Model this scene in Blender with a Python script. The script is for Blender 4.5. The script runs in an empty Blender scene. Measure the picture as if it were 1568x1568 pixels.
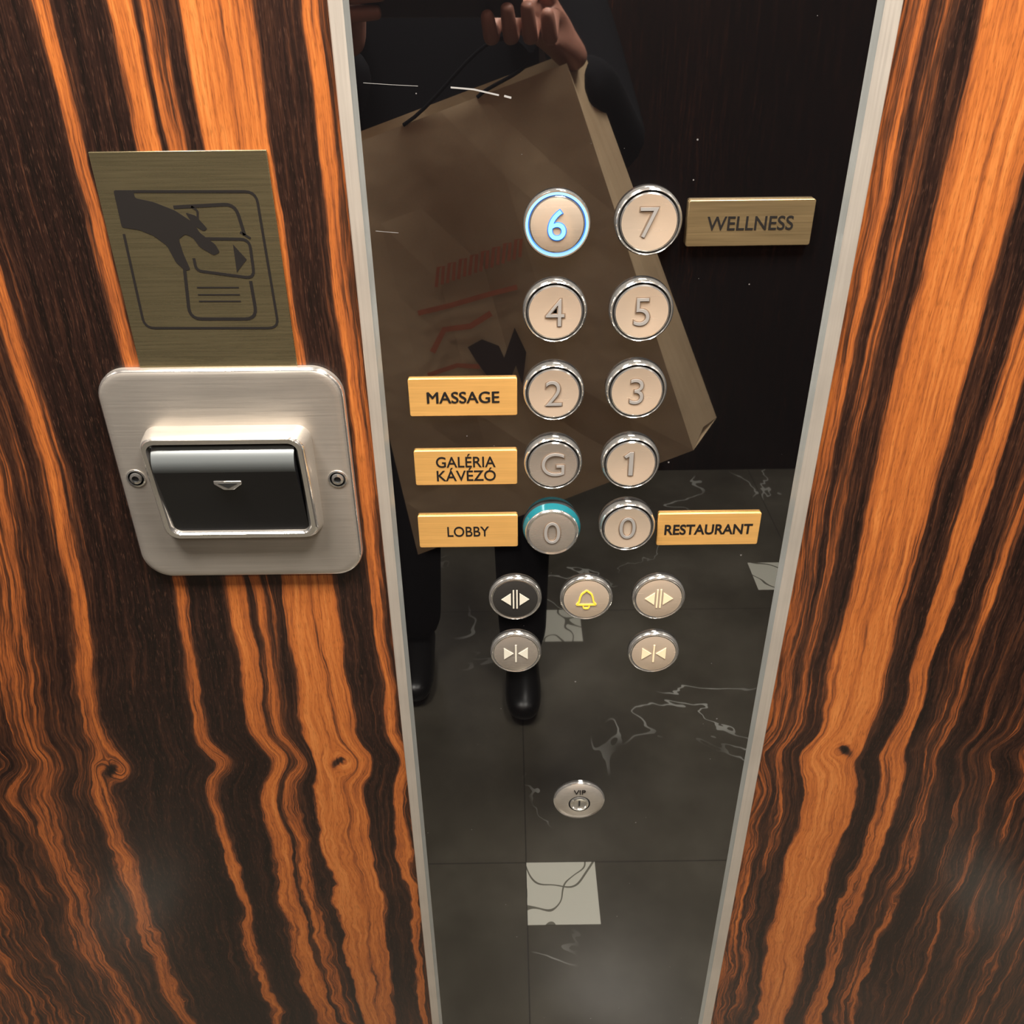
import bpy, bmesh, math, random
from mathutils import Vector, Matrix
random.seed(4)
sc = bpy.context.scene
sc.view_settings.view_transform = 'Standard'
sc.view_settings.look = 'None'

# ------------------------------------------------------------------ camera
F_PX, N, H, CZ = 1370.0, 1568.0, 0.5, 1.4
TH, RO = math.radians(31.3), math.radians(0.71)
Fw = Vector((0, math.cos(TH), -math.sin(TH)))
R0 = Vector((1, 0, 0)); U0 = Vector((0, math.sin(TH), math.cos(TH)))
Rt = R0*math.cos(RO) - U0*math.sin(RO)
Up = U0*math.cos(RO) + R0*math.sin(RO)
CAM = Vector((0, -H, CZ))
cd = bpy.data.cameras.new('camera'); cam = bpy.data.objects.new('camera', cd)
sc.collection.objects.link(cam); sc.camera = cam
cd.sensor_width = 36; cd.lens = 36*F_PX/N; cd.clip_start = 0.004
M = Matrix((Rt, Up, -Fw)).transposed().to_4x4(); M.translation = CAM
cam.matrix_world = M

def ray(u, v): return Fw*F_PX + Rt*(u-784) - Up*(v-784)
def W(u, v, t=0.0):
    """survey point: x,z of a spot on the wall surface raised by t"""
    d = ray(u, v); k = (H-t)/d.y
    p = CAM + d*k
    return p.x, p.z
def MR(u, v, dist):
    d = ray(u, v); k = (H+dist)/d.y
    p = CAM + d*k
    return p.x, p.z
def MF(u, v):
    d = ray(u, v); k = -CZ/d.z
    p = CAM + d*k
    return p.x, -p.y
def xm(X): return (X-784)/2340.0

# ------------------------------------------------------------------ node helper
class NT:
    def __init__(s, name):
        s.m = bpy.data.materials.new(name); s.m.use_nodes = True
        s.t = s.m.node_tree; s.t.nodes.clear()
        s.out = s.t.nodes.new('ShaderNodeOutputMaterial')
    def n(s, ty, **kw):
        x = s.t.nodes.new(ty)
        for k, v in kw.items(): setattr(x, k, v)
        return x
    def l(s, a, b): s.t.links.new(a, b)
    def put(s, sock, v):
        if isinstance(v, bpy.types.NodeSocket): s.l(v, sock)
        else: sock.default_value = v
    def math(s, op, a, b=0.0, c=None, clamp=False):
        x = s.n('ShaderNodeMath', operation=op, use_clamp=clamp)
        s.put(x.inputs[0], a); s.put(x.inputs[1], b)
        if c is not None: s.put(x.inputs[2], c)
        return x.outputs[0]
    def comb(s, x, y, z):
        c = s.n('ShaderNodeCombineXYZ')
        s.put(c.inputs[0], x); s.put(c.inputs[1], y); s.put(c.inputs[2], z)
        return c.outputs[0]
    def noise(s, vec, scale, detail=2, rough=.5, dist=0):
        x = s.n('ShaderNodeTexNoise'); s.l(vec, x.inputs['Vector'])
        x.inputs['Scale'].default_value = scale; x.inputs['Detail'].default_value = detail
        x.inputs['Roughness'].default_value = rough; x.inputs['Distortion'].default_value = dist
        return x.outputs[0]
    def ramp(s, fac, stops, interp='LINEAR'):
        x = s.n('ShaderNodeValToRGB'); s.l(fac, x.inputs[0]); cr = x.color_ramp
        cr.interpolation = interp
        while len(cr.elements) > 1: cr.elements.remove(cr.elements[-1])
        for i, (p, c) in enumerate(stops):
            if not hasattr(c, '__len__'): c = (c, c, c)
            e = cr.elements[0] if i == 0 else cr.elements.new(p)
            e.position = p; e.color = (*c[:3], 1)
        return x.outputs[0]
    def mix(s, f, a, b, ty='MIX'):
        x = s.n('ShaderNodeMix', data_type='RGBA', blend_type=ty)
        s.put(x.inputs[0], f)
        s.put(x.inputs[6], (*a, 1) if isinstance(a, tuple) else a)
        s.put(x.inputs[7], (*b, 1) if isinstance(b, tuple) else b)
        return x.outputs[2]
    def obj(s):
        tc = s.n('ShaderNodeTexCoord'); return tc.outputs['Object']
    def sep(s, v):
        x = s.n('ShaderNodeSeparateXYZ'); s.l(v, x.inputs[0]); return x.outputs
    def bsdf(s, **kw):
        b = s.n('ShaderNodeBsdfPrincipled')
        for k, v in kw.items():
            nm = k.replace('_', ' ')
            if isinstance(v, tuple) and len(v) == 3: v = (*v, 1)
            s.put(b.inputs[nm], v)
        s.l(b.outputs[0], s.out.inputs[0]); return b
    def bump(s, b, h, strength, dist=.001):
        x = s.n('ShaderNodeBump'); x.inputs['Strength'].default_value = strength
        x.inputs['Distance'].default_value = dist
        s.l(h, x.inputs['Height']); s.l(x.outputs[0], b.inputs['Normal'])

def simple(name, col, rough=.5, metal=0.0, emis=None, es=0, ior=1.5, var=0.06):
    t = NT(name); nz = t.noise(t.obj(), 60, 3)
    f = t.math('MULTIPLY_ADD', nz, var*2, 1-var)
    c = t.mix(1.0, col, t.comb(f, f, f), 'MULTIPLY')
    b = t.bsdf(Base_Color=c, Roughness=rough, Metallic=metal, IOR=ior)
    if emis:
        b.inputs['Emission Color'].default_value = (*emis, 1)
        b.inputs['Emission Strength'].default_value = es
    return t.m

def brushed(name, col, rough=.35, metal=.8, amount=.25, axis='x', scale=900, cloud=.3, bmp=.12):
    t = NT(name); o = t.sep(t.obj())
    if axis == 'x': v = t.comb(t.math('MULTIPLY', o[0], .02), o[1], o[2])
    else: v = t.comb(o[0], o[1], t.math('MULTIPLY', o[2], .02))
    nz = t.noise(v, scale, 3, .6)
    nb = t.noise(t.obj(), 25, 2)
    f = t.math('MULTIPLY_ADD', nz, amount*2, 1-amount)
    f = t.math('MULTIPLY', f, t.math('MULTIPLY_ADD', nb, cloud, 1-cloud/2))
    c = t.mix(1.0, col, t.comb(f, f, f), 'MULTIPLY')
    b = t.bsdf(Base_Color=c, Roughness=t.math('MULTIPLY_ADD', nz, .2, rough-.1), Metallic=metal)
    t.bump(b, nz, bmp, .0004)
    return t.m

# ------------------------------------------------------------------ wood
def wood(name, lstops, rstops, gain=1.0, knots=True):
    t = NT(name); o = t.sep(t.obj()); x, z = o[0], o[2]
    right = t.math('GREATER_THAN', x, .05)
    Dl = t.math('SUBTRACT', xm(582), x); Dr = t.math('SUBTRACT', x, xm(1236))
    D = t.math('ADD', t.math('MULTIPLY', Dr, right), t.math('MULTIPLY', Dl, t.math('SUBTRACT', 1, right)))
    ln = t.math('SUBTRACT', 1.135, z); ln = t.math('MINIMUM', t.math('MAXIMUM', ln, 0), .3)
    dd = t.math('MAXIMUM', t.math('SUBTRACT', D, .07), 0)
    lean = t.math('MULTIPLY', t.math('MULTIPLY', ln, dd), t.math('MULTIPLY', t.math('SUBTRACT', 1, right), .8))
    D0 = D
    D = t.math('SUBTRACT', D, lean)
    seed = t.math('MULTIPLY', right, .35)
    low = t.math('MINIMUM', t.math('MAXIMUM', t.math('MULTIPLY_ADD', z, -2.4, 2.95), .3), 1.3)
    def wn(fd, fz, sc_, det=2):
        return t.math('SUBTRACT', t.noise(t.comb(t.math('MULTIPLY', D, fd), seed, t.math('MULTIPLY', z, fz)), sc_, det), .5)
    w1 = wn(5, 3.2, 1.6); w2 = wn(20, 11, 1.6); w3 = wn(55, 32, 1.3, 3); w4 = wn(160, 60, 1.3, 3)
    D1 = t.math('MULTIPLY_ADD', t.math('MULTIPLY', w1, low), .024, D)
    D1 = t.math('MULTIPLY_ADD', t.math('MULTIPLY', w2, low), .015, D1)
    D1 = t.math('MULTIPLY_ADD', t.math('MULTIPLY', w3, low), .0060, D1)
    D1 = t.math('MULTIPLY_ADD', t.math('MULTIPLY', w4, low), .0020, D1)
    dark = None
    if knots:
        q = t.math('DIVIDE', t.math('SUBTRACT', z, .868), .020)
        g = t.math('EXPONENT', t.math('MULTIPLY', t.math('MULTIPLY', q, q), -1))
        am = t.math('MULTIPLY_ADD', t.noise(t.comb(D, seed, 0.0), 14, 1), .026, -.004)
        D1 = t.math('ADD', D1, t.math('MULTIPLY', g, am))
        for kd, side, kz in ((.0535, 0, .868), (.2330, 0, .862), (.0655, 1, .874)):
            dx = t.math('SUBTRACT', D0, kd); dz = t.math('SUBTRACT', z, kz)
            sd = right if side else t.math('SUBTRACT', 1, right)
            r2 = t.math('ADD', t.math('POWER', t.math('DIVIDE', dx, .013), 2), t.math('POWER', t.math('DIVIDE', dz, .014), 2))
            gg = t.math('MULTIPLY', t.math('EXPONENT', t.math('MULTIPLY', r2, -1)), sd)
            D1 = t.math('ADD', D1, t.math('MULTIPLY', gg, t.math('MULTIPLY', dx, -1.6)))
            r3 = t.math('ADD', t.math('POWER', t.math('DIVIDE', t.math('ADD', dx, t.math('MULTIPLY', dz, .5)), .0038), 2), t.math('POWER', t.math('DIVIDE', dz, .006), 2))
            g3 = t.math('MULTIPLY', t.math('EXPONENT', t.math('MULTIPLY', r3, -1)), sd)
            dark = g3 if dark is None else t.math('ADD', dark, g3)
    u = t.math('DIVIDE', D1, .46)
    def rr(st): return t.ramp(u, [(min(p/1076.0, 1), val) for p, val in st])
    base = t.mix(right, rr(lstops), rr(rstops))
    bs = t.sep(base)[0]
    f1 = t.noise(t.comb(D1, seed, t.math('MULTIPLY', z, .03)), 250, 3, .6)
    f2 = t.noise(t.comb(D1, seed, t.math('MULTIPLY', z, .03)), 850, 3, .65)
    s = t.math('ADD', bs, t.math('MULTIPLY', t.math('SUBTRACT', f1, .5), 1.05))
    s = t.math('ADD', s, t.math('MULTIPLY', t.math('SUBTRACT', f2, .5), .75))
    if dark is not None: s = t.math('MULTIPLY_ADD', dark, -.75, s)
    col = t.ramp(s, [(0, (.008, .005, .004)), (.20, (.017, .008, .006)), (.34, (.036, .015, .009)), (.43, (.068, .024, .011)),
                     (.50, (.13, .039, .014)), (.58, (.235, .066, .019)), (.76, (.37, .107, .024)), (1, (.48, .165, .042))])
    p = t.noise(t.comb(D, seed, t.math('MULTIPLY', z, .09)), 1500, 2, .6)
    pd = t.ramp(p, [(.0, .55), (.36, .62), (.46, 1.0), (1, 1.05)])
    col = t.mix(.8, col, pd, 'MULTIPLY')
    p2 = t.noise(t.comb(t.math('ADD', D, 3.3), seed, t.math('MULTIPLY', z, .10)), 1300, 2, .6)
    fl = t.math('MULTIPLY', t.ramp(p2, [(.0, 0), (.58, 0), (.68, 1), (1, 1)]), .4)
    fl = t.math('MULTIPLY', fl, t.ramp(s, [(0, 1), (.4, .8), (.55, 0)]))
    col = t.mix(fl, col, (.11, .05, .03))
    if gain != 1: col = t.mix(1.0, col, (gain, gain*.9, gain*.9), 'MULTIPLY')
    b = t.bsdf(Base_Color=col, Roughness=.30, IOR=1.45)
    b.inputs['Coat Weight'].default_value = .18; b.inputs['Coat Roughness'].default_value = .14
    t.bump(b, p, .05, .0003)
    return t.m

L = [(8, .42), (12, .70), (26, .68), (32, .22), (78, .2), (88, .72), (116, .76), (122, .55), (127, .8), (164, .82),
     (174, .12), (204, .62), (212, .62), (217, .15), (224, .74), (246, .70), (256, .15), (306, .12), (318, .66),
     (329, .64), (339, .1), (428, .14), (455, .2), (468, .60), (486, .60), (500, .25), (548, .36), (560, .56), (590, .52), (630, .30), (720, .46), (1076, .42)]
Rr = [(0, .58), (14, .45), (24, .6), (34, .3), (50, .5), (60, .32), (86, .2), (96, .70), (120, .80), (160, .80), (184, .68), (194, .2),
      (228, .16), (238, .68), (266, .68), (274, .2), (300, .3), (320, .42), (330, .6), (345, .2), (400, .3), (430, .25), (455, .45), (470, .2),
      (520, .36), (560, .22), (600, .38), (700, .28), (1076, .35)]
m_wood = wood('macassar_ebony', L, Rr)
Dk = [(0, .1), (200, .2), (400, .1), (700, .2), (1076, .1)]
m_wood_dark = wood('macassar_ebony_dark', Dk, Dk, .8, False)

m_steel = brushed('brushed_steel', (.56, .51, .45), .33, .78, .12)
m_steel_v = brushed('trim_aluminium', (.57, .51, .44), .42, .6, .10, 'z')
m_trim_edge = brushed('trim_inner_edge', (.42, .43, .41), .35, .6, .12, 'z')
m_polish = simple('polished_steel', (.88, .85, .80), .12, .92)
m_face = brushed('button_face_steel', (.76, .61, .47), .24, .62, .03, cloud=.06, bmp=.03)
m_face_d = brushed('button_face_grey', (.50, .44, .38), .25, .7, .03, cloud=.06, bmp=.03)
m_blackface = simple('button_face_black', (.03, .028, .026), .3, .2)
m_brass = brushed('brushed_brass', (.78, .43, .13), .4, .5, .2)
m_brass_d = brushed('brushed_brass_dark', (.24, .17, .085), .36, .65, .4)
m_brass_o = brushed('sign_brass', (.22, .18, .10), .28, .8, .25)
m_engr = simple('engraved_ink', (.012, .010, .009), .8, ior=1.2)
m_digit = simple('digit_silver', (.56, .54, .52), .28, .6)
m_digline = simple('digit_outline', (.16, .11, .075), .5)
m_white = simple('marking_white', (.62, .58, .48), .5)
m_cream = simple('marking_cream', (.80, .64, .42), .5)
m_yellow = simple('bell_yellow', (.85, .62, .06), .4)
m_blue = simple('lit_blue', (.15, .3, .5), .4, 0, (.34, .62, 1.0), .65)
m_bluedig = simple('lit_blue_digit', (.1, .3, .6), .4, 0, (.32, .70, 1.0), .8)
m_bluedark = simple('blue_outline', (.02, .12, .5), .5, 0, (.02, .15, .7), .3)
m_teal = simple('teal_lens', (.01, .10, .12), .2, .1, (.0, .30, .36), .09)
m_blkplastic = simple('black_plastic', (.010, .010, .011), .2)
m_darkhole = simple('dark_recess', (.01, .01, .01), .6)
m_scratchglare = simple('scratch_grey', (.26, .25, .24), .6)

# glass
t = NT('black_glass'); o = t.obj()
vo = t.n('ShaderNodeTexVoronoi'); t.l(o, vo.inputs['Vector']); vo.inputs['Scale'].default_value = 110
rnd = t.sep(vo.outputs['Color'])[0]
thr = t.math('MULTIPLY', t.math('POWER', rnd, 6.0), .08)
spk = t.math('LESS_THAN', vo.outputs['Distance'], thr)
sm = t.noise(o, 9, 3)
b = t.bsdf(Base_Color=t.mix(t.math('MULTIPLY', spk, .4), (.0035, .0032, .0035), (.25, .23, .22)),
           Roughness=t.math('ADD', t.math('MULTIPLY_ADD', sm, .03, .0), t.math('MULTIPLY', spk, .5)), IOR=2.8)
m_glass = t.m

# floor marble
X0, Y0 = MF(806, 1322)
t = NT('dark_marble'); o = t.obj(); s3 = t.sep(o)
cl = t.noise(o, 3.5, 5, .6)
c = t.ramp(cl, [(.3, (.068, .060, .045)), (.5, (.105, .094, .072)), (.75, (.16, .146, .115))])
nv = t.noise(o, 2.6, 4, .55, .6)
vn = t.math('LESS_THAN', t.math('ABSOLUTE', t.math('SUBTRACT', nv, .52)), .0040)
msk = t.ramp(t.noise(o, 2.7, 2), [(.53, 0), (.60, 1)])
c = t.mix(t.math('MULTIPLY', t.math('MULTIPLY', vn, msk), .8), c, (.55, .55, .50))
def seam(cc, off, per):
    q = t.math('FRACT', t.math('DIVIDE', t.math('SUBTRACT', cc, off), per))
    return t.math('LESS_THAN', q, .003)
sm = t.math('MAXIMUM', seam(s3[0], X0-.0015, .75), seam(s3[1], Y0-.0015, .75))
c = t.mix(t.math('MULTIPLY', sm, .7), c, (.03, .027, .024))
b = t.bsdf(Base_Color=c, Roughness=.24)
m_floor = t.m
t = NT('white_marble'); o = t.obj()
nv = t.noise(o, 3.2, 2, .5, .3)
vn = t.math('LESS_THAN', t.math('ABSOLUTE', t.math('SUBTRACT', nv, .5)), .004)
nv2 = t.noise(t.comb(t.sep(o)[1], 2.0, t.sep(o)[0]), 5, 2, .5, .2)
vn2 = t.math('LESS_THAN', t.math('ABSOLUTE', t.math('SUBTRACT', nv2, .5)), .005)
t.bsdf(Base_Color=t.mix(t.math('MAXIMUM', vn, vn2), (.78, .77, .66), (.2, .19, .15)), Roughness=.2)
m_inset = t.m

# kraft
t = NT('kraft_paper'); o = t.obj()
n1 = t.noise(o, 7, 3); n2 = t.noise(o, 400, 2)
c = t.ramp(n1, [(.3, (.48, .35, .21)), (.7, (.60, .45, .28))])
c = t.mix(t.math('MULTIPLY', n2, .15), c, (.2, .12, .06))
b = t.bsdf(Base_Color=c, Roughness=.7)
t.bump(b, n1, .5, .01)
m_kraft = t.m
m_redprint = simple('red_print', (.50, .17, .09), .6, var=.2)
m_bagshadow = simple('dark_print', (.06, .045, .04), .6)  # flat dark tone for the shadow painted on the bag
m_jacket = simple('black_jacket', (.005, .005, .006), 1.0, ior=1.15)
m_trouser = simple('dark_trousers', (.008, .008, .010), .95, ior=1.2)
m_skin = simple('skin', (.36, .17, .12), .5)
m_hair = simple('hair', (.03, .018, .01), .6)
m_shoe = simple('shoe_leather', (.008, .008, .008), .3)
m_ceil = simple('ceiling_paint', (.55, .50, .44), .6)
m_eye = simple('eye_white', (.8, .8, .8), .2)
m_lamp = simple('lamp_diffuser', (.9, .9, .9), .5, 0, (1, .93, .82), 4)

# ------------------------------------------------------------------ mesh helpers
def link(name, me, mats=(), parent=None, loc=(0, 0, 0), smooth=False):
    ob = bpy.data.objects.new(name, me); sc.collection.objects.link(ob)
    for m in mats: me.materials.append(m)
    if parent: ob.parent = parent
    ob.location = loc
    if smooth:
        for p in me.polygons: p.use_smooth = True
    return ob
def empty(name, loc):
    e = bpy.data.objects.new(name, None); e.empty_display_size = .01
    e.location = loc; sc.collection.objects.link(e); return e
def from_bm(bm, name):
    me = bpy.data.meshes.new(name); bmesh.ops.recalc_face_normals(bm, faces=bm.faces)
    bm.to_mesh(me); bm.free(); return me
def add_box(bm, x0, x1, y0, y1, z0, z1):
    vs = [bm.verts.new((x, y, z)) for x in (x0, x1) for y in (y0, y1) for z in (z0, z1)]
    for f in ((0, 1, 3, 2), (4, 6, 7, 5), (0, 4, 5, 1), (2, 3, 7, 6), (0, 2, 6, 4), (1, 5, 7, 3)):
        bm.faces.new([vs[i] for i in f])
def box(name, x0, x1, y0, y1, z0, z1, mat, parent=None, bev=0):
    bm = bmesh.new(); add_box(bm, x0, x1, y0, y1, z0, z1)
    ob = link(name, from_bm(bm, name), [mat], parent)
    if bev: bevel(ob, bev)
    return ob
def bevel(ob, w, seg=3, ang=40):
    m = ob.modifiers.new('bevel', 'BEVEL'); m.width = w; m.segments = seg
    m.limit_method = 'ANGLE'; m.angle_limit = math.radians(ang); m.harden_normals = False
    for p in ob.data.polygons: p.use_smooth = True
    try:
        ob.data.set_sharp_from_angle(angle=math.radians(35))
    except Exception: pass
def rr_pts(w, h, r, seg=10):
    pts = []
    for cx, cz, a0 in ((w/2-r, h/2-r, 0), (-w/2+r, h/2-r, 90), (-w/2+r, -h/2+r, 180), (w/2-r, -h/2+r, 270)):
        for i in range(seg+1):
            a = math.radians(a0+90*i/seg); pts.append((cx+r*math.cos(a), cz+r*math.sin(a)))
    return pts
def prism(name, pts, y0, y1, mat, parent=None, bev=0, seg=3):
    """outline in x,z extruded from y0 (back) to y1 (front)"""
    bm = bmesh.new()
    a = [bm.verts.new((x, y0, z)) for x, z in pts]; b = [bm.verts.new((x, y1, z)) for x, z in pts]
    n = len(pts)
    bm.faces.new(a); bm.faces.new(b)
    for i in range(n): bm.faces.new((a[i], a[(i+1) % n], b[(i+1) % n], b[i]))
    ob = link(name, from_bm(bm, name), [mat], parent)
    if bev: bevel(ob, bev, seg)
    return ob
def rings(name, loops, mats, midx, parent=None, smooth=True, cap=True):
    bm = bmesh.new(); L_ = [[bm.verts.new(p) for p in lp] for lp in loops]
    n = len(loops[0])
    for j in range(len(L_)-1):
        for i in range(n):
            f = bm.faces.new((L_[j][i], L_[j][(i+1) % n], L_[j+1][(i+1) % n], L_[j+1][i])); f.material_index = midx[j]; f.smooth = smooth
    if cap:
        f = bm.faces.new(L_[-1]); f.material_index = midx[-1]
    me = from_bm(bm, name)
    ob = link(name, me, mats, parent)
    try: me.set_sharp_from_angle(angle=math.radians(38))
    except Exception: pass
    return ob
def lathe(name, prof, mats, midx, parent=None, seg=72, cx=0, cz=0, hs=1.0):
    loops = [[(cx+r*math.cos(2*math.pi*i/seg), -h*hs, cz+r*math.sin(2*math.pi*i/seg)) for i in range(seg)] for r, h in prof]
    return rings(name, loops, mats, midx, parent)
def text_obj(name, s, parent, cx, cz, y, mat, cap=None, width=None, thick=.0002, offset=0.0, shear=0, spacing=1):
    cu = bpy.data.curves.new(name, 'FONT'); cu.body = s; cu.size = 1; cu.align_x = 'CENTER'
    cu.offset = offset; cu.extrude = .02; cu.shear = shear; cu.space_character = spacing; cu.space_line = .95
    tmp = bpy.data.objects.new('tmp', cu); sc.collection.objects.link(tmp)
    dg = bpy.context.evaluated_depsgraph_get(); dg.update()
    me = bpy.data.meshes.new_from_object(tmp.evaluated_get(dg)); bpy.data.objects.remove(tmp)
    xs = [v.co.x for v in me.vertices]; ys = [v.co.y for v in me.vertices]
    x0, x1, y0, y1 = min(xs), max(xs), min(ys), max(ys)
    sy = (cap/(y1-y0)) if cap else None
    sx = (width/(x1-x0)) if width else sy
    if sy is None: sy = sx
    for v in me.vertices:
        X, Y, Z = v.co
        v.co = ((X-(x0+x1)/2)*sx+cx, y - (Z/.02*.5+.5)*thick, (Y-(y0+y1)/2)*sy+cz)
    return link(name, me, [mat], parent)
def stroke(name, pts, w, y, th, mat, parent, closed=False):
    """flat ribbon following pts (x,z)"""
    n = len(pts); bm = bmesh.new(); A = []; B = []
    for i in range(n):
        p = Vector(pts[i])
        if closed: d = Vector(pts[(i+1) % n])-Vector(pts[i-1])
        else: d = Vector(pts[min(i+1, n-1)])-Vector(pts[max(i-1, 0)])
        d.normalize(); nn = Vector((-d.y, d.x))*w/2
        a, b_ = p+nn, p-nn
        A.append((bm.verts.new((a.x, y, a.y)), bm.verts.new((a.x, y-th, a.y))))
        B.append((bm.verts.new((b_.x, y, b_.y)), bm.verts.new((b_.x, y-th, b_.y))))
    rng = range(n if closed else n-1)
    for i in rng:
        j = (i+1) % n
        bm.faces.new((A[i][1], A[j][1], B[j][1], B[i][1]))
        bm.faces.new((A[i][0], A[j][0], A[j][1], A[i][1]))
        bm.faces.new((B[i][0], B[j][0], B[j][1], B[i][1]))
    return link(name, from_bm(bm, name), [mat], parent)
def smoothpts(pts, r, seg=5, closed=False):
    out = []; n = len(pts)
    for i in range(n):
        if not closed and i in (0, n-1): out.append(pts[i]); continue
        p = Vector(pts[i]); a = Vector(pts[i-1])-p; b_ = Vector(pts[(i+1) % n])-p
        k = min(r, a.length*.45, b_.length*.45)
        s_ = p+a.normalized()*k; e_ = p+b_.normalized()*k
        for q in range(seg+1):
            tt = q/seg; m_ = s_*(1-tt)**2+p*2*tt*(1-tt)+e_*tt*tt; out.append((m_.x, m_.y))
    return out

# ------------------------------------------------------------------ room
XL, XR, YB, ZC = -1.0, .95, -2.05, 2.4
xo0, xi0, xi1, xo1 = xm(582.5), xm(606.5), xm(1207), xm(1235)
PZ0, PZ1 = .3, 1.95
bm = bmesh.new()
add_box(bm, XL, xo0, 0, .02, 0, ZC); add_box(bm, xo1, XR, 0, .02, 0, ZC)
add_box(bm, xo0, xo1, 0, .02, 0, PZ0); add_box(bm, xo0, xo1, 0, .02, PZ1, ZC)
link('wall_front', from_bm(bm, 'wall_front'), [m_wood])
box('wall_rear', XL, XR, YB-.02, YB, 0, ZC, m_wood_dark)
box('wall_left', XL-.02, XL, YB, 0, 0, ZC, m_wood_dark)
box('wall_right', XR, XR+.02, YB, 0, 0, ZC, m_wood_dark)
box('ceiling', XL-.02, XR+.02, YB-.02, .02, ZC, ZC+.02, m_ceil)
fl = box('floor', XL-.02, XR+.02, YB-.02, .02, -.03, 0, m_floor)
XB, YBk = MF(812, 935)
ins = [(X0, Y0), (XB, YBk), (XB-.75+.2, YBk-.26), (XB+.6, YBk-.2), (X0-.75, Y0), (X0+.75, Y0)]
for k, (x, y) in enumerate(ins):
    if x < XL or x+.13 > XR: continue
    box('inset_%d' % k, x, x+.125, y, y+.125, 0, .0006, m_inset, fl)

# ------------------------------------------------------------------ control panel body
cp = empty('elevator_control_panel', (0, 0, 0))
box('glass', xi0-.001, xi1+.001, .0005, .012, PZ0, PZ1, m_glass, cp)
box('back_box', xo0+.001, xo1-.001, .0122, .02, PZ0+.001, PZ1-.001, m_darkhole, cp)
def trimstrip(name, xo, xi):
    sgn = 1 if xi > xo else -1
    a = .0026*sgn
    prof = [(xo, .012), (xo, -.0022), (xo+.0006*sgn, -.003), (xi-a, -.003), (xi-a*.8, -.0022), (xi, .0004), (xi, .012)]
    bm = bmesh.new()
    lo = [bm.verts.new((x, y, PZ0)) for x, y in prof]; hi = [bm.verts.new((x, y, PZ1)) for x, y in prof]
    n = len(prof)
    for i in range(n):
        f = bm.faces.new((lo[i], lo[(i+1) % n], hi[(i+1) % n], hi[i])); f.material_index = 1 if i in (3, 4) else 0
    bm.faces.new(lo); bm.faces.new(hi)
    link(name, from_bm(bm, name), [m_steel_v, m_trim_edge], cp)
trimstrip('trim_a', xo0, xi0-.0002); trimstrip('trim_b', xo1, xi1+.0002)
box('trim_top', xo0, xo1, -.003, .0004, PZ1-.012, PZ1, m_steel_v, cp)
box('trim_bottom', xo0, xo1, -.003, .0004, PZ0, PZ0+.012, m_steel_v, cp)
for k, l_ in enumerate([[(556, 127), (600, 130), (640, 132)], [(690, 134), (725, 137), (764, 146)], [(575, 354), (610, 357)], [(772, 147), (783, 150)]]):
    stroke('scratch_%d' % k, [W(u, v) for u, v in l_], [.0002, .0008, .0002, .001][k], .0004, .00005, m_scratchglare, cp)  # hairline scratches, with their glare painted in as pale grey

# ------------------------------------------------------------------ buttons
G = .0004
def digit(label, e, y, m_out, m_in, o_out=.016, o_in=-.010):
    if label == '1':
        pts = [(-.0012, -.0080), (.0014, -.0080), (.0014, .0084), (-.0008, .0084), (-.0042, .0056), (-.0032, .0042), (-.0012, .0056)]
        big = [(-.0018, -.0086), (.0020, -.0086), (.0020, .0090), (-.0010, .0090), (-.0051, .0057), (-.0034, .0033), (-.0018, .0045)]
        prism('digit_outline', big, y, y-.0003, m_out, e); prism('digit', pts, y-.0001, y-.0007, m_in, e); return
    wd = .0104 if label == '0' else None
    text_obj('digit_outline', label, e, 0, 0, y, m_out, cap=.0172, width=(.0117 if wd else None), thick=.0003, offset=o_out)
    text_obj('digit', label, e, 0, 0, y-.0001, m_in, cap=.0160, width=wd, thick=.0006, offset=o_in)
def std_button(u, v, label, name='floor_button', face=None, kind='std'):
    t_ = .0054 if kind == 'std' else .0042
    x, z = W(u, v, t_)
    e = empty(name, (x, G, z))
    R = .0184
    face = face or m_face
    if kind == 'std':
        lathe('body', [(R, 0), (R, .0024), (R-.0006, .0036), (R-.0012, .0040), (R-.0018, .0036), (R-.0020, .0030), (R-.0023, .0030),
                       (R-.0026, .0038), (R-.0034, .0042), (R-.007, .0040), (.004, .0036)],
              [m_polish, face, m_darkhole], [0, 0, 0, 0, 0, 2, 2, 0, 1, 1, 1], e, hs=1.4)
        digit(label, e, -.0052, m_digline, m_digit)
    elif kind == 'lit':
        lathe('body', [(R, 0), (R, .0022), (R-.0005, .003), (R-.0012, .003), (R-.0026, .0031), (R-.0032, .0028), (R-.004, .0031), (.004, .0031)],
              [m_polish, face, m_blue, m_bluedark], [0, 0, 0, 2, 3, 0, 1, 1], e, hs=1.3)
        digit(label, e, -.0040, m_bluedark, m_bluedig, .020, .0)
    elif kind == 'teal':
        R = .0193
        lathe('body', [(R, 0), (R, .0012), (R-.0004, .0020), (R-.0018, .0066), (R-.0022, .0072), (R-.0030, .0078), (R-.0042, .0074), (R-.005, .0076), (.004, .0070)],
              [m_polish, face, m_teal, m_darkhole], [3, 3, 2, 0, 0, 0, 1, 1, 1], e, hs=1.2)
        digit(label, e, -.0085, m_digline, m_digit)
    return e
std_button(853, 345, '6', kind='lit')
std_button(994, 341, '7')
std_button(850, 479, '4'); std_button(983, 478, '5')
std_button(848, 603, '2'); std_button(975, 600, '3')
std_button(847, 712, 'G', face=m_face_d); std_button(966, 711, '1')
std_button(845, 811, '0', kind='teal', face=m_face_d)
std_button(961, 809, '0')

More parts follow.
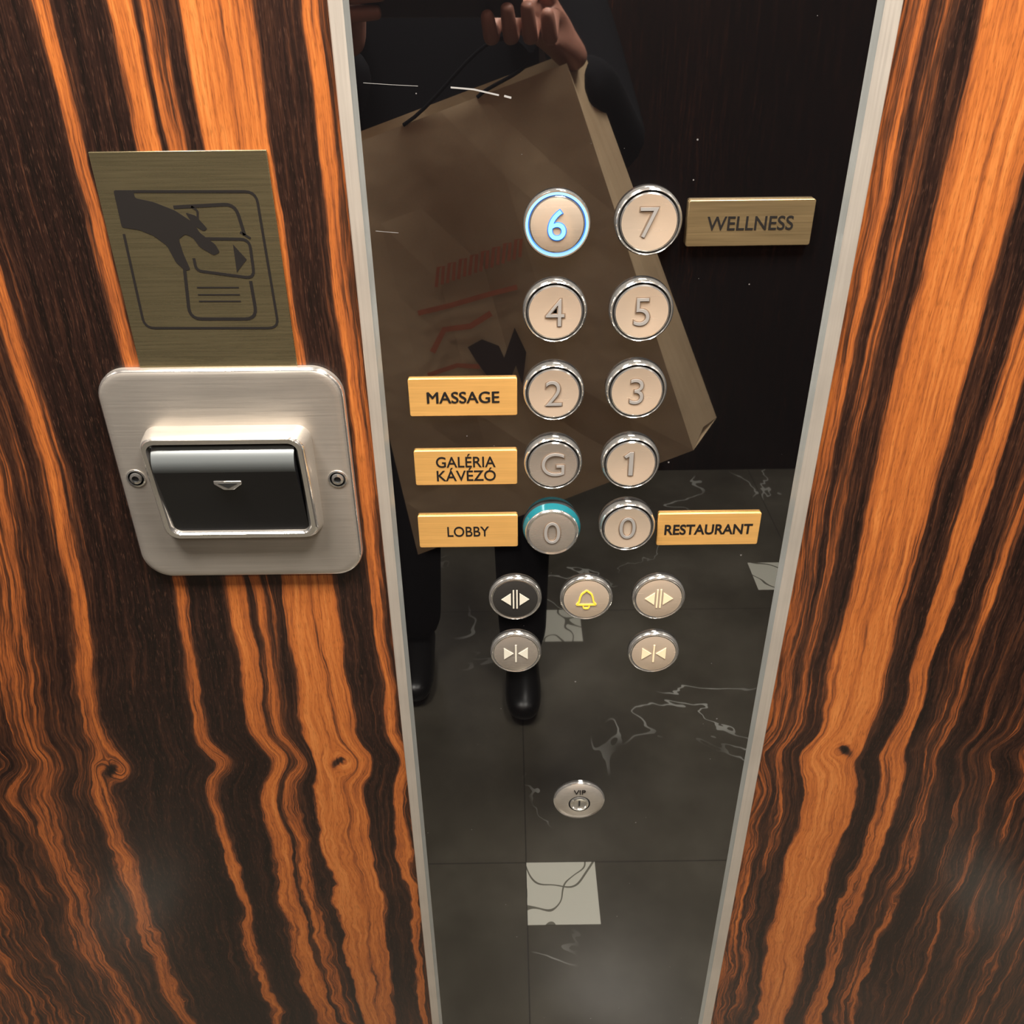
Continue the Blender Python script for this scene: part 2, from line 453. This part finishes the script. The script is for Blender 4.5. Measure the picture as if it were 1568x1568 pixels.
def tri(name, pts, e, mat, y=-.0032):
    prism(name, pts, y, y-.0003, mat, e)
def small_button(u, v, name, kind, face, ink):
    x, z = W(u, v, .003); e = empty(name, (x, G, z)); R = .0183
    lathe('body', [(R, 0), (R, .0022), (R-.0006, .003), (R-.0014, .0034), (R-.0020, .003), (R-.0023, .003), (R-.0026, .0031), (.004, .0031)],
          [m_polish, face, m_darkhole], [0, 0, 0, 0, 2, 0, 1, 1], e)
    k_ = .86
    if kind == 'open':
        for sg in (-1, 1):
            tri('arrow_%d' % (sg+1), [(sg*.0035*k_, .006*k_), (sg*.0035*k_, -.006*k_), (sg*.0112*k_, 0)], e, ink)
            tri('bar_%d' % (sg+1), [(sg*.0007, .0078), (sg*.0017, .0078), (sg*.0017, -.0078), (sg*.0007, -.0078)], e, ink)
    elif kind == 'close':
        for sg in (-1, 1):
            tri('arrow_%d' % (sg+1), [(sg*.0100*k_, .006*k_), (sg*.0100*k_, -.006*k_), (sg*.0020*k_, 0)], e, ink)
        tri('bar', [(-.0006, .0078), (.0006, .0078), (.0006, -.0078), (-.0006, -.0078)], e, ink)
    elif kind == 'bell':
        pts = [(-.0085, -.0055), (-.006, -.003), (-.0052, .002), (-.004, .0055), (-.0015, .0075), (0, .009), (.0015, .0075), (.004, .0055), (.0052, .002), (.006, -.003), (.0085, -.0055)]
        pts = [(a*.85, b_*.85) for a, b_ in smoothpts(pts, .002, 3, True)]
        stroke('bell_outline', pts, .0011, -.0032, .0004, ink, e, True)
        stroke('clapper', smoothpts([(-.0022, -.0054), (-.0016, -.0078), (.0016, -.0078), (.0022, -.0054)], .0012), .001, -.0032, .0004, ink, e)
    return e
small_button(789, 918, 'door_open_button', 'open', m_blackface, m_white)
small_button(898, 918, 'alarm_button', 'bell', m_face, m_yellow)
small_button(1009, 917, 'door_open_button', 'open', m_face, m_cream)
small_button(790, 1001, 'door_close_button', 'close', m_face_d, m_white)
small_button(1001, 1001, 'door_close_button', 'close', m_face, m_cream)

# key switch
x, z = W(887, 1229, .003); e = empty('vip_key_switch', (x, G, z)); R = .0208
lathe('escutcheon', [(R, 0), (R, .0012), (R-.0008, .0022), (R-.006, .0042), (.0088, .0046), (.0084, .0036), (.0078, .0036), (.0075, .0050), (.0062, .0054), (.0058, .0044), (.0035, .0042)],
      [m_polish, m_steel, m_darkhole], [0, 0, 1, 1, 2, 2, 0, 0, 0, 0, 0], e)
prism('key_slot', [(-.0007, .0028), (.0007, .0028), (.0007, -.0028), (-.0007, -.0028)], -.0043, -.0046, m_darkhole, e)
text_obj('vip_text', 'VIP', e, 0, .0132, -.0042, m_engr, cap=.0048, thick=.0006)

# ------------------------------------------------------------------ label plates
def plate(u0, u1, v0, v1, name, lines, tw, cap, mat, th=.0022, off=0, tmat=None, dup=False):
    xa, za = W((u0+u1)/2, (v0+v1)/2, th); e = empty(name, (xa, G, za))
    h = .0246
    xl, _ = W(u0, (v0+v1)/2, th); xr_, _ = W(u1, (v0+v1)/2, th); w = xr_-xl
    prism('plate', rr_pts(w, h, .0012, 4), 0, -th, mat, e, .0004, 2)
    n = len(lines)
    for i, s in enumerate(lines):
        cz = 0 if n == 1 else (.0052 if i == 0 else -.0046)
        for j, (dx, dz) in enumerate([(0, 0)] + ([(.00022, .0001), (-.00022, -.0001)] if dup else [])):
            text_obj('text_%d_%d' % (i, j), s, e, dx, cz+dz, -th-j*.00003, tmat or m_engr, cap=cap[i], width=tw[i], thick=.00015, offset=off)
plate(626, 792, 581, 637, 'massage_label_plate', ['MASSAGE'], [.0435], [.0074], m_brass, off=0, dup=True)
plate(635, 792, 690, 744, 'gallery_cafe_label_plate', ['GALÉRIA', 'KÁVÉZÓ'], [.0375, .0375], [.0096, .0096], m_brass, off=.010)
plate(641, 793, 790, 839, 'lobby_label_plate', ['LOBBY'], [.0275], [.0078], m_brass, off=.008)
plate(1007, 1163, 787, 835, 'restaurant_label_plate', ['RESTAURANT'], [.058], [.0080], m_brass, off=.024)
plate(1053, 1245, 306, 378, 'wellness_label_plate', ['WELLNESS'], [.047], [.0076], m_brass_d, th=.0035, off=.010)

# ------------------------------------------------------------------ card sign
TS = .0012
sx0, sx1 = xm(271), xm(489)
_, stz = W(276, 231, TS); _, sbz = W(330, 552, TS)
sign = empty('key_card_sign', (0, -.0003, 0))
prism('plate', [(sx0, stz), (sx1, stz), (sx1, sbz-.004), (sx0, sbz-.004)], 0, -TS, m_brass_o, sign, .0003, 2)
def P(l): return [W(u, v, TS) for u, v in l]
def ink(name, pts, w=.0011, r=.004, closed=False):
    stroke(name, smoothpts(P(pts), r, 5, closed), w, -TS, .00012, m_engr, sign, closed)
ink('border', [(203, 293), (392, 293), (427, 502), (222, 502), (190, 358)], .0014, .006)
ink('card_back', [(266, 317), (360, 312), (375, 360)], .0018, .006)
ink('card_back_edge', [(368, 355), (384, 365)], .0013)
ink('card_mid', [(300, 365), (382, 366), (390, 426), (301, 414), (297, 395)], .0016, .005)
ink('card_front', [(283, 412), (291, 488), (394, 488), (384, 430)], .0018, .007)
for k, vv in enumerate((440, 451, 461)):
    ink('line_%d' % k, [(302+k*1.5, vv), (366+k*1.5, vv)], .0008)
prism('arrow', P([(357, 374), (378, 397), (363, 417)]), -TS, -TS-.00012, m_engr, sign)
hand = P([(174, 291), (204, 291), (207, 303), (235, 309), (268, 322), (297, 341), (306, 356), (330, 374), (337, 386), (328, 391), (306, 378),
          (296, 364), (284, 358), (274, 366), (281, 388), (292, 413), (284, 414), (270, 402), (256, 376), (236, 361), (214, 352), (187, 348)])
prism('hand_icon', smoothpts(hand, .0012, 3, True), -TS, -TS-.00014, m_engr, sign)
prism('finger_icon', smoothpts(P([(284, 325), (300, 330), (318, 350), (312, 354), (296, 344)]), .001, 3, True), -TS, -TS-.00013, m_engr, sign)
ink('knuckle', [(293, 316), (303, 322), (303, 336)], .0012, .002)

# ------------------------------------------------------------------ card reader
cr = empty('key_card_reader', (xm(373.5)*.99, -.0003, 1.1255))
w, h = .1475, .1490
def rl(w_, h_, r_, y): return [(x, -y, z) for x, z in rr_pts(w_, h_, r_, 12)]
rings('plate', [rl(w, h, .019, 0), rl(w, h, .019, .003), rl(w-.0010, h-.0010, .0185, .0042), rl(w-.003, h-.003, .0175, .0052), rl(w-.007, h-.007, .016, .0058), rl(w-.012, h-.012, .014, .006)],
      [m_steel, m_polish], [0, 1, 1, 0, 0, 0], cr)
def wedge(ob, ztop, zbot, k):
    for v in ob.data.vertices:
        f = (v.co.z-zbot)/(ztop-zbot); s_ = k+(1-k)*f
        v.co.y = -.006+(v.co.y+.006)*s_
def rlo(w_, h_, r_, y): return [(x, -.006-y, z-.0005) for x, z in rr_pts(w_, h_, r_, 10)]
bz = rings('bezel', [rlo(.103, .078, .009, -.0005), rlo(.101, .077, .009, .009), rlo(.099, .076, .009, .0145), rlo(.096, .0745, .0085, .0165), rlo(.091, .0685, .006, .0165), rlo(.087, .066, .005, .013), rlo(.087, .066, .005, 0)],
           [m_steel, m_polish], [0, 0, 1, 1, 1, 0, 0], cr, cap=False)
wedge(bz, .038, -.042, .45)
prof = [(-.006, .0325)]
for i in range(13):
    a = math.radians(90-105*i/12); prof.append((-.0105-.0135*math.cos(a), .019+.0135*math.sin(a)))
prof += [(-.0215, .008), (-.0165, -.010), (-.0115, -.0335), (-.006, -.0335)]
bm = bmesh.new(); Ls = [bm.verts.new((-.043, y, z)) for y, z in prof]; Rs = [bm.verts.new((.043, y, z)) for y, z in prof]
for i in range(len(prof)):
    j = (i+1) % len(prof); f = bm.faces.new((Ls[i], Ls[j], Rs[j], Rs[i])); f.smooth = True
    f.material_index = 1 if i <= 12 else 0
bm.faces.new(Ls); bm.faces.new(Rs)
me = from_bm(bm, 'card_slot_cover')
# curved top; its silvery reflection is painted in as a grey gradient
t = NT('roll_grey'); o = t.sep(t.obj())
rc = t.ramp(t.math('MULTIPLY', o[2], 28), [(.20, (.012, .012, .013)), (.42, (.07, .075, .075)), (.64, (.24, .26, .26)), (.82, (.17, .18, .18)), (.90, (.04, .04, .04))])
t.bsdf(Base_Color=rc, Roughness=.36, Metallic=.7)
io = link('card_slot_cover', me, [m_blkplastic, t.m], cr)
try: me.set_sharp_from_angle(angle=math.radians(30))
except Exception: pass
prism('slot_mark', [(-.0085, .0085), (.0085, .0085), (.0085, .0065), (.003, .0025), (-.003, .0025), (-.0085, .0065)], -.019, -.0222, m_polish, cr, .0003)
prism('slot_mark_inner', [(-.0062, .0072), (.0062, .0072), (.0, .0038)], -.0222, -.0224, m_darkhole, cr)
for k, (u, v) in enumerate(((208, 733), (517, 734))):
    x, z = W(u, v, .007); x -= cr.location.x; z -= cr.location.z
    lathe('screw_%d' % k, [(.0062, .0058), (.0060, .0066), (.0050, .0068), (.0048, .0060), (.0040, .0060), (.0037, .0072), (.0022, .0076), (.0019, .0066), (.0008, .0066)],
               [m_polish, m_darkhole], [0, 0, 1, 1, 0, 0, 1, 1, 1], cr, 32, x, z)

# ------------------------------------------------------------------ paper bag
def BP(u, v, d):
    x, z = MR(u, v, d); return Vector((x, -d, z))
A = BP(868, 97, .575); B = BP(1062, 690, .60); C = BP(640, 850, .61); D_ = BP(490, 240, .585)
bk = Vector((.052, -.10, .002)); bk2 = Vector((.02, -.05, .012))
bm = bmesh.new()
def grid(p00, p10, p11, p01, n=6, amp=.003):
    g = [[None]*(n+1) for _ in range(n+1)]
    for i in range(n+1):
        for j in range(n+1):
            a_, b_ = i/n, j/n
            p = (p00*(1-a_)+p10*a_)*(1-b_)+(p01*(1-a_)+p11*a_)*b_
            if 0 < i < n and 0 < j < n: p = p+Vector((0, random.uniform(-amp, amp), 0))
            g[i][j] = bm.verts.new(p)
    for i in range(n):
        for j in range(n): bm.faces.new((g[i][j], g[i+1][j], g[i+1][j+1], g[i][j+1]))
mid_t = A+bk2*.5+Vector((-.012, 0, 0)); mid_b = B+bk*.5+Vector((-.004, 0, .01))
grid(D_, A, B, C)
grid(A, mid_t, mid_b, B, 3, .001); grid(mid_t, A+bk2, B+bk, mid_b, 3, .001)
grid(D_+bk2, A+bk2, B+bk, C+bk); grid(D_, D_+bk2, C+bk, C, 3, .001)
grid(C, B, B+bk, C+bk, 3, .001)
bmesh.ops.remove_doubles(bm, verts=bm.verts, dist=.0004)
bag = empty('paper_bag', (0, 0, 0))
link('bag_body', from_bm(bm, 'bag_body'), [m_kraft], bag)
nrm = (A-C).cross(D_-B).normalized()
if nrm.y < 0: nrm = -nrm
ctr = (A+B+C+D_)/4 + nrm*.0055
def onbag(u, v):
    d = ray(u, v); d = Vector((d.x, -d.y, d.z)); c0 = Vector((CAM.x, -CAM.y, CAM.z))
    k = (ctr-c0).dot(nrm)/d.dot(nrm); return c0+d*k
def bagpatch(name, pts, mat):
    bm = bmesh.new(); bm.faces.new([bm.verts.new(onbag(*p)) for p in pts]); link(name, from_bm(bm, name), [mat], bag)
def bagstroke(name, pts, wpx, mat):
    bm = bmesh.new(); q = []
    for i, p in enumerate(pts):
        a_ = Vector(pts[max(i-1, 0)]); b_ = Vector(pts[min(i+1, len(pts)-1)]); d = (b_-a_).normalized(); n_ = Vector((-d.y, d.x))*wpx/2
        q.append((bm.verts.new(onbag(p[0]+n_.x, p[1]+n_.y)), bm.verts.new(onbag(p[0]-n_.x, p[1]-n_.y))))
    for i in range(len(q)-1): bm.faces.new((q[i][0], q[i+1][0], q[i+1][1], q[i][1]))
    link(name, from_bm(bm, name), [mat], bag)
for k in range(8):
    u0 = 668+k*17; v0 = 440-k*6
    bagstroke('print_letter_%d' % k, [(u0, v0), (u0+3, v0-30), (u0+11, v0-32), (u0+9, v0-4)], 5, m_redprint)
bagstroke('print_swash_a', [(640, 480), (690, 468), (745, 452), (792, 440)], 8, m_redprint)
bagstroke('print_swash_b', [(662, 540), (680, 505), (720, 500), (752, 480)], 9, m_redprint)
bagstroke('print_swash_c', [(655, 575), (700, 560), (735, 562)], 7, m_redprint)
bagpatch('print_emblem_a', [(716, 532), (738, 520), (764, 530), (772, 548), (770, 590), (745, 575), (728, 552)], m_bagshadow)  # dark shadow on the bag, painted as two flat patches
bagpatch('print_emblem_b', [(772, 548), (788, 502), (806, 540), (800, 590), (790, 560), (778, 590), (770, 590)], m_bagshadow)
cu = bpy.data.curves.new('handle', 'CURVE'); cu.dimensions = '3D'; cu.bevel_depth = .002; sp = cu.splines.new('BEZIER'); sp.bezier_points.add(2)
for bp, co in zip(sp.bezier_points, (A*.65+D_*.35, Vector((.02, -.565, 1.325)), A*.35+D_*.65)):
    bp.co = co; bp.handle_left_type = bp.handle_right_type = 'AUTO'
ho = bpy.data.objects.new('handle', cu); sc.collection.objects.link(ho); ho.parent = bag; cu.materials.append(m_jacket)

# ------------------------------------------------------------------ photographer
ph = empty('photographer', (0, 0, 0))
def skin(name, verts, edges, rad, mat, root=0, sub=2, parent=ph):
    me = bpy.data.meshes.new(name); me.from_pydata(verts, edges, []); ob = link(name, me, [mat], parent)
    sm_ = ob.modifiers.new('skin', 'SKIN'); sm_.use_smooth_shade = True
    sv = me.skin_vertices[0].data
    for i, r in enumerate(rad):
        sv[i].radius = r if isinstance(r, tuple) else (r, r); sv[i].use_root = (i == root)
    s2 = ob.modifiers.new('sub', 'SUBSURF'); s2.levels = sub; s2.render_levels = sub
    return ob
bx, by = -.10, -1.14
V = [(bx, by, .92), (bx, by, 1.08), (bx, by, 1.25), (bx, by, 1.40), (bx, by, 1.47),
     (bx-.18, by+.03, 1.40), (-.27, -.80, 1.19), (-.175, -.615, 1.315),
     (bx+.18, by+.03, 1.40), (.15, -.82, 1.18), (.085, -.615, 1.300)]
E = [(0, 1), (1, 2), (2, 3), (3, 4), (3, 5), (5, 6), (6, 7), (3, 8), (8, 9), (9, 10)]
skin('jacket', V, E, [(.17, .12), (.155, .11), (.17, .12), (.13, .10), .06, .065, .05, .036, .065, .05, .036], m_jacket)
V = [(bx, by, .93), (bx-.09, by, .86), (bx-.11, by+.03, .48), (bx-.12, by+.0, .07), (bx+.09, by, .86), (bx+.12, by+.05, .48), (.02, -1.07, .07)]
skin('trousers', V, [(0, 1), (1, 2), (2, 3), (0, 4), (4, 5), (5, 6)], [(.14, .11), (.095, .1), .068, .055, (.095, .1), .068, .055], m_trouser)
def shoe(name, x, y):
    skin(name, [(x, y-.06, .045), (x, y+.03, .045), (x, y+.12, .036), (x, y+.18, .03)], [(0, 1), (1, 2), (2, 3)], [(.036, .04), (.04, .042), (.044, .032), (.032, .024)], m_shoe)
shoe('shoe_a', bx-.12, -1.14); shoe('shoe_b', .02, -1.08)
bm = bmesh.new(); bmesh.ops.create_uvsphere(bm, u_segments=32, v_segments=24, radius=1)
for v in bm.verts:
    x, y, z = v.co
    k = 1-.22*max(0, -z)
    nose = math.exp(-((x/.14)**2+((z+.12)/.22)**2))*.2 if y > 0 else 0
    v.co = (x*.076*k, y*.095*k+nose*.1, z*.118)
hd = link('head', from_bm(bm, 'head'), [m_skin], ph, (bx, by+.05, 1.63), True)
hd.rotation_euler = (-.35, 0, 0)
for sg in (-1, 1):
    for nm, pos, r, mt in (('eye', (sg*.03, .084, .008), .011, m_eye), ('pupil', (sg*.03, .0935, .006), .005, m_darkhole), ('ear', (sg*.076, 0, -.005), .02, m_skin)):
        bm = bmesh.new(); bmesh.ops.create_uvsphere(bm, u_segments=16, v_segments=10, radius=r)
        if nm == 'ear':
            for v in bm.verts: v.co.x *= .4; v.co.z *= 1.5
        link('%s_%d' % (nm, sg+1), from_bm(bm, nm), [mt], hd, pos, True)
bm = bmesh.new(); bmesh.ops.create_uvsphere(bm, u_segments=16, v_segments=8, radius=.02)
for v in bm.verts: v.co.y *= .35; v.co.z *= .3
link('mouth', from_bm(bm, 'mouth'), [simple('lips', (.4, .13, .1), .5)], hd, (0, .078, -.055), True)
bm = bmesh.new(); bmesh.ops.create_uvsphere(bm, u_segments=32, v_segments=24, radius=1)
for v in list(bm.verts):
    x, y, z = v.co; v.co = (x*.083, y*.1-.008, z*.125+.008)
bmesh.ops.delete(bm, geom=[v for v in bm.verts if v.co.z < .045-.9*max(0, -v.co.y) and v.co.y > -.1 and (v.co.z < .05 if v.co.y > 0 else v.co.z < -.06)], context='VERTS')
link('hair', from_bm(bm, 'hair'), [m_hair], hd, (0, 0, 0), True)

phn = empty('smartphone', CAM - Fw*.006); phn.rotation_euler = M.to_euler()
def local_box(name, x0, x1, y0, y1, z0, z1, mat):
    bm = bmesh.new(); add_box(bm, x0, x1, y0, y1, z0, z1); ob = link(name, from_bm(bm, name), [mat], phn); bevel(ob, .002); return ob
local_box('phone_body', -.145, .018, -.055, .020, .0, .0085, simple('phone_back', (.02, .02, .024), .3))
local_box('phone_screen', -.141, .014, -.052, .017, .0086, .009, simple('phone_glass', (.01, .01, .01), .1))
bm = bmesh.new(); bmesh.ops.create_cone(bm, cap_ends=True, segments=24, radius1=.006, radius2=.006, depth=.0015)
link('lens_ring', from_bm(bm, 'lens'), [m_blkplastic], phn, (0, 0, -.0007))

def PL(x, y, z): return tuple(phn.location + Rt*x + Up*y - Fw*z)
def hand_mesh(name, wrist, palm, fingers, thumb):
    V = [wrist, palm]; E = [(0, 1)]; Rd = [(.024, .018), (.03, .016)]
    for fi in fingers+[thumb]:
        k0 = 1
        for j, p in enumerate(fi):
            V.append(p); E.append((k0, len(V)-1)); k0 = len(V)-1
            Rd.append([.0095, .0088, .008, .007][min(j, 3)])
    return skin(name, V, E, Rd, m_skin, root=0)
fs = []
for k in range(4):
    y = .012-.019*k; ln = [.92, 1, .95, .8][k]
    fs.append([PL(-.163, y, .012), PL(-.161, y+.001, -.010), PL(-.161+.028*ln, y+.003, -.0105), PL(-.161+.048*ln, y+.003, -.009)])
hand_mesh('hand_a', (-.178, -.610, 1.318), PL(-.168, -.035, .045), fs, [PL(-.160, .0, .035), PL(-.135, -.005, .020), PL(-.112, -.008, .0175)])
fs = []
for k in range(4):
    x = .048-.020*k; ln = [.85, 1, .95, .8][k]
    fs.append([PL(x, -.070, .015), PL(x-.002, -.072, -.010), PL(x-.005, -.072+.026*ln, -.0115), PL(x-.007, -.072+.042*ln, -.010)])
hand_mesh('hand_b', (.083, -.610, 1.303), PL(.035, -.075, .045), fs, [PL(.045, -.06, .04), PL(.034, -.035, .024), PL(.022, -.012, .0185)])

# ------------------------------------------------------------------ lights (ceiling luminaires, plus an added rear fill)
def lamp(name, x, y, sx, sy, power, col=(1, .94, .86)):
    e = empty(name, (x, y, ZC-.001))
    box('frame', -sx/2-.02, sx/2+.02, -sy/2-.02, sy/2+.02, -.012, 0, m_steel, e)
    box('diffuser', -sx/2, sx/2, -sy/2, sy/2, -.0135, -.0122, m_lamp, e)
    ld = bpy.data.lights.new(name+'_light', 'AREA'); ld.shape = 'RECTANGLE'; ld.size = sx; ld.size_y = sy; ld.energy = power; ld.color = col
    lo = bpy.data.objects.new('light', ld); sc.collection.objects.link(lo); lo.parent = e; lo.location = (0, 0, -.016)
lamp('ceiling_light', -.45, -.42, .4, .4, 54)
lamp('ceiling_light', .42, -.42, .4, .4, 48)
lamp('ceiling_light', .3, -1.5, .4, .4, 18)  # rear lamp added to brighten the floor's reflection
w_ = bpy.data.worlds.new('world'); sc.world = w_; w_.use_nodes = True
w_.node_tree.nodes['Background'].inputs[0].default_value = (1, .93, .85, 1); w_.node_tree.nodes['Background'].inputs[1].default_value = .3
